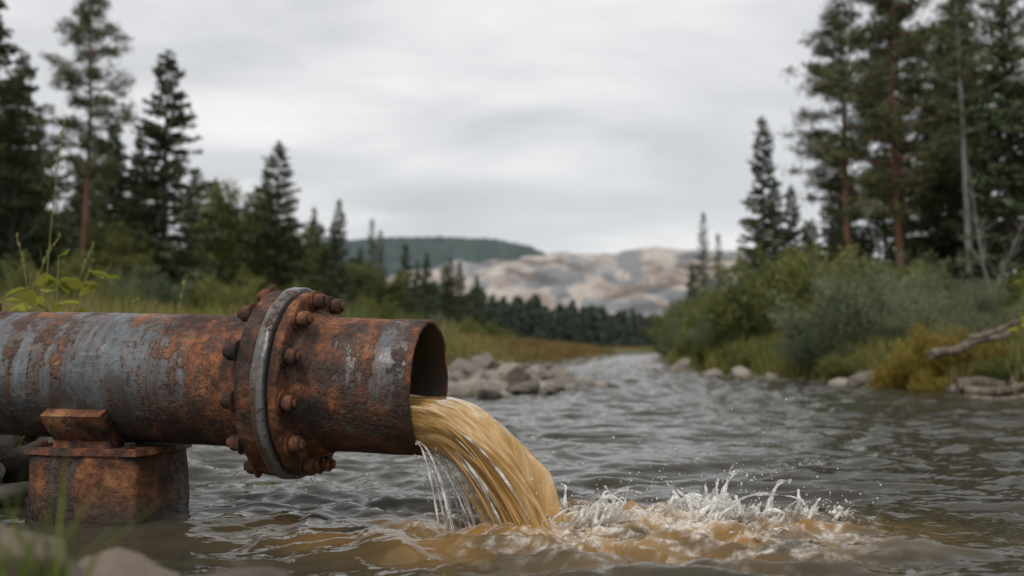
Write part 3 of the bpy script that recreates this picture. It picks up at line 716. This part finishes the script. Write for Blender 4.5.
def weed(name,x,y,H,seed,nst,leaf,nl,z=None):
    r=np.random.default_rng(seed);mb=MB()
    for q in range(nst):
        a=r.uniform(0,6.28);l=r.uniform(.1,.35)*H;h=H*r.uniform(.6,1);t=np.linspace(0,1,8)
        C=np.stack([np.cos(a)*l*t**2,np.sin(a)*l*t**2,h*t],1);mb.add(*tube(C,.004*(1-.7*t),5),1)
        for j in range(nl):
            tt=r.uniform(.5,1);P=np.array([np.interp(tt,t,C[:,k]) for k in range(3)]);b_=r.uniform(0,6.28)
            D=np.array([math.cos(b_),math.sin(b_),r.uniform(-.5,.6)]);D/=np.linalg.norm(D);S=np.cross(D,[r.normal()*.5,r.normal()*.5,1]);S/=np.linalg.norm(S);L_=leaf*r.uniform(.6,1.2)
            pts=[(0,0),(.25,.28),(.55,.34),(.8,.2),(1,0),(.8,-.2),(.55,-.34),(.25,-.28)]
            V=[P+D*L_*u+S*L_*v+np.array([0,0,-.25*L_*u*u+.2*L_*abs(v)]) for u,v in pts]
            mb.add(V,np.array([[0,1,2,3],[0,3,4,5],[0,5,6,7]]),0)
    mb.obj(name,[M_wd,M_stalk],True).location=(x,y,gz(x,y))
def wtop(x,y,zt): return zt-gz(x,y)
weed('broadleaf_weed',-2.0,4.35,wtop(-2.0,4.35,.98),1,7,.11,5)
weed('broadleaf_weed',-2.2,4.45,wtop(-2.2,4.45,.92),2,7,.11,5)
weed('broadleaf_weed',-1.85,4.6,wtop(-1.85,4.6,.86),6,4,.08,4)
weed('broadleaf_weed',5.35,10.6,wtop(5.35,10.6,1.55),3,3,.14,4)
mb=MB()
for (x,y,zt,lx) in ((-2.12,4.5,1.6,.07),(-2.25,4.5,1.1,.2),(-2.1,4.6,1.05,.16),(-1.8,5.2,.95,.1),(-2.3,4.8,1.1,-.1)):
    H=zt-gz(x,y)
    t=np.linspace(0,1,14);C=np.stack([x+lx*t**2.5,y+0*t,gz(x,y)+H*t-.25*abs(lx)*t**4],1);mb.add(*tube(C,.0036*(1-.6*t),5))
    for q in range(22):
        tt=r.uniform(.8,1);P=np.array([[np.interp(tt,t,C[:,k]) for k in range(3)]]);mb.add(*kites(P,np.array([[r.normal()*.3,r.normal()*.3,1.]]),.03,.006,r))
mb.obj('tall_grass_stalks',[M_stalk])
def log(name,P,rad,seed):
    r=np.random.default_rng(seed);P=np.array(P,float);t=np.linspace(0,1,22)
    C=P[0]*(1-t[:,None])+P[1]*t[:,None]+.02*np.sin(t[:,None]*np.array([7,9,11])+seed)
    V,F=tube(C,rad*(1-.3*t),14);V+=r.normal(size=V.shape)*rad*.05
    mb=MB();mb.add(V,F)
    for e in (0,21):
        mb.add(np.vstack([V[e*14:(e+1)*14],C[e]]),np.array([[k,(k+1)%14,14] for k in range(14)]))
    for q in range(3):
        tt=r.uniform(.2,.9);P0=C[int(tt*21)];D=r.normal(size=3);D[2]=abs(D[2])+.4;D/=np.linalg.norm(D)
        mb.add(*tube([P0,P0+D*rad*2,P0+D*rad*4],[rad*.35,rad*.25,rad*.1],6))
    mb.obj(name,[M_log])
log('fallen_log',[(4.6,11.0,.46),(5.75,11.6,.72)],.055,1)
log('fallen_log',[(4.7,10.4,.08),(6.0,10.0,.24)],.055,2)
log('fallen_log',[(5.0,10.9,.66),(6.2,10.5,1.06)],.03,3)
log('fallen_log',[(5.0,11.2,.15),(5.9,11.0,.12)],.08,5)
log('fallen_log',[(4.6,10.2,.02),(5.9,9.8,.10)],.035,8)
def sapling(name,x,y,H,lean,seed,m=M_bkg):
    r=np.random.default_rng(seed);mb=MB();t=np.linspace(0,1,10)
    C=np.stack([lean*t,.1*np.sin(t*4),H*t],1);mb.add(*tube(C,.03*(1-.8*t),6))
    for q in range(16):
        f=r.uniform(.25,.95);P=np.array([np.interp(f,t,C[:,k]) for k in range(3)]);a=r.uniform(0,6.28);L_=H*.22*(1.1-f)
        D=np.array([math.cos(a),math.sin(a),r.uniform(.4,1.1)])
        mb.add(*tube([P,P+D*L_*.5,P+D*L_+np.array([0,0,.05])],[.012,.008,.003],4))
    mb.obj(name,[m]).location=(x,y,gz(x,y)-.05)
sapling('bare_sapling',8.1,16.5,2.9,-.5,1);sapling('bare_sapling',8.6,18.2,2.3,.9,2);sapling('bare_sapling',7.6,19,2.9,-1.0,3);sapling('bare_sapling',6.4,11.9,1.2,.4,4)

# ------------------------------------------------------------ hills
qa={}
def qz(X,Y):
    ridge=np.interp(X,[-600,-250,-110,-60,-10,20,45,90,140,200,320,600],[20,40,66,78,86,86,89,93,94,95,88,60])
    u=sst(620,900,Y+22*fbm(X*.016,Y*.01,3,3)-.10*X);h=ridge*u
    wv=9*fbm(X*.014,Y*.008,3,19)+np.where(X<60,.12*X,7.2-.10*(X-60))
    st=15.;q=(h+wv)/st;fq=q-np.floor(q);h2=(np.floor(q)+sst(.35,.9,fq))*st-wv
    blend=.55+.4*sst(-.3,.4,fbm(X*.012,Y*.012,2,33))
    qa['fq']=fq+.10*fbm(X*.06,Y*.06,2,5);qa['lv']=(np.floor(q)*.37)%1;qa['st']=sst(-.25,.3,fbm(X*.017,Y*.01,3,37))
    h=h*(1-blend)+h2*blend+1.6*fbm(X*.03,Y*.03,4,9)*u
    return h-2+np.where(Y>925,-(Y-925)*.25,0)
mb=MB();mb.add(*grid(np.linspace(-600,600,480),np.linspace(600,1000,460),qz))
m,nt,b=mat('quarry_rock');p=gpos(nt)
fq=nd(nt,'ShaderNodeAttribute',attribute_name='fq').outputs['Fac'];lv=nd(nt,'ShaderNodeAttribute',attribute_name='lv').outputs['Fac'];sa=nd(nt,'ShaderNodeAttribute',attribute_name='st').outputs['Fac']
f=noi(nt,p,1,5,.65,.8,(.018,.006,.030));bd=noi(nt,p,1,5,.7,.5,(.03,.010,.06))
k=mth(nt,'MULTIPLY_ADD',lv,.10,mth(nt,'MULTIPLY',bd,.9))
c=ramp(nt,k,[(.36,(.26,.215,.19)),(.45,(.40,.345,.31)),(.53,(.53,.485,.45)),(.64,(.38,.32,.28))])
line=mth(nt,'MULTIPLY',ramp(nt,fq,[(.32,.0),(.42,.85),(.58,.85),(.68,0)]),sa)
c=mix(nt,line,c,(.19,.15,.13))
gm=ramp(nt,f,[(.50,0),(.54,.85)])
c=mix(nt,gm,c,mix(nt,line,(.20,.22,.24),(.11,.125,.14)))
nt.links.new(c,b.inputs['Base Color']);b.inputs['Roughness'].default_value=1;bump(nt,noi(nt,p,.12,4,.7),.8,6,b)
o=mb.obj('quarry_hill',[m])
for k_,v in qa.items():
    a=o.data.attributes.new(k_,'FLOAT','POINT');a.data.foreach_set('value',np.asarray(v).ravel().astype(np.float32))
def fz(X,Y):
    ridge=np.interp(X,[-900,-500,-200,-150,-80,-20,20,50,90,140,400],[60,110,132,136,137,134,126,112,96,70,20])
    return ridge*sst(1000,1180,Y)+2.4*np.abs(pn(X*.13,Y*.13,6))+1.5*pn(X*.35,Y*.3,7)-3+np.where(Y>1200,-(Y-1200)*.3,0)
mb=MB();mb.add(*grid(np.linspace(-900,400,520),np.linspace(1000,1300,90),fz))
m,nt,b=mat('forested_slope_haze_tint');p=gpos(nt);f=noi(nt,p,.06,4,.7)
nt.links.new(ramp(nt,f,[(.35,(.055,.078,.082)),(.65,(.085,.115,.112))]),b.inputs['Base Color']);b.inputs['Roughness'].default_value=1;bump(nt,f,1,6,b)  # bluish forest tones carry the distance haze in the base colour
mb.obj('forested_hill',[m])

# ------------------------------------------------------------ world
EL=math.radians(52);AZ=math.radians(200)
w=bpy.data.worlds.new('World');sc.world=w;w.use_nodes=True;nt=w.node_tree;bg=nt.nodes['Background']
sky=nt.nodes.new('ShaderNodeTexSky');sky.sky_type='NISHITA';sky.sun_disc=False;sky.sun_elevation=EL;sky.sun_rotation=AZ
tc=nt.nodes.new('ShaderNodeTexCoord').outputs['Generated']
sp=nd(nt,'ShaderNodeSeparateXYZ',{0:tc})
za=mth(nt,'ADD',mth(nt,'ABSOLUTE',sp.outputs[2]),.20)
vx=mth(nt,'DIVIDE',sp.outputs[0],za);vy=mth(nt,'DIVIDE',sp.outputs[1],za)
cv=nd(nt,'ShaderNodeCombineXYZ',{0:vx,1:vy,2:0.}).outputs[0]
n1=noi(nt,cv,1,5,.55,.3,(1.1,1.8,1));n2=noi(nt,cv,1,3,.5,.2,(.4,.8,1))
f=mth(nt,'MULTIPLY_ADD',n2,.55,mth(nt,'MULTIPLY',n1,.45))
cl=ramp(nt,f,[(.38,(.55,.56,.585)),(.46,(.67,.68,.70)),(.53,(.81,.815,.825)),(.61,(1.0,.995,.985))])
hz=nd(nt,'ShaderNodeMapRange',{0:mth(nt,'ABSOLUTE',sp.outputs[2]),1:.05,2:.2,3:.5,4:0.}).outputs[0]
cl=mix(nt,hz,cl,(.83,.835,.84))
skc=mix(nt,1.,sky.outputs[0],(.1,.1,.1),'MULTIPLY')
fin=mix(nt,.93,skc,cl)
nt.links.new(fin,bg.inputs[0]);bg.inputs[1].default_value=1.0
sd=bpy.data.lights.new('sun','SUN');sd.energy=1.5;sd.angle=math.radians(14);sd.color=(1,.94,.85)
so=bpy.data.objects.new('sun',sd);COL.objects.link(so)
dirv=Vector((math.sin(AZ)*math.cos(EL),math.cos(AZ)*math.cos(EL),math.sin(EL)))
so.rotation_euler=dirv.to_track_quat('Z','Y').to_euler()
# ------------------------------------------------------------ camera
cd=bpy.data.cameras.new('camera');co=bpy.data.objects.new('camera',cd);COL.objects.link(co)
cd.lens=35;cd.sensor_width=36;cd.clip_end=6000;cd.clip_start=.05
co.location=(0,0,.53);co.rotation_euler=(math.radians(90+3.56),0,0)
cd.dof.use_dof=True;cd.dof.focus_distance=2.95;cd.dof.aperture_fstop=1.9
sc.camera=co
sc.view_settings.view_transform='Standard';sc.view_settings.look='None';sc.view_settings.exposure=0
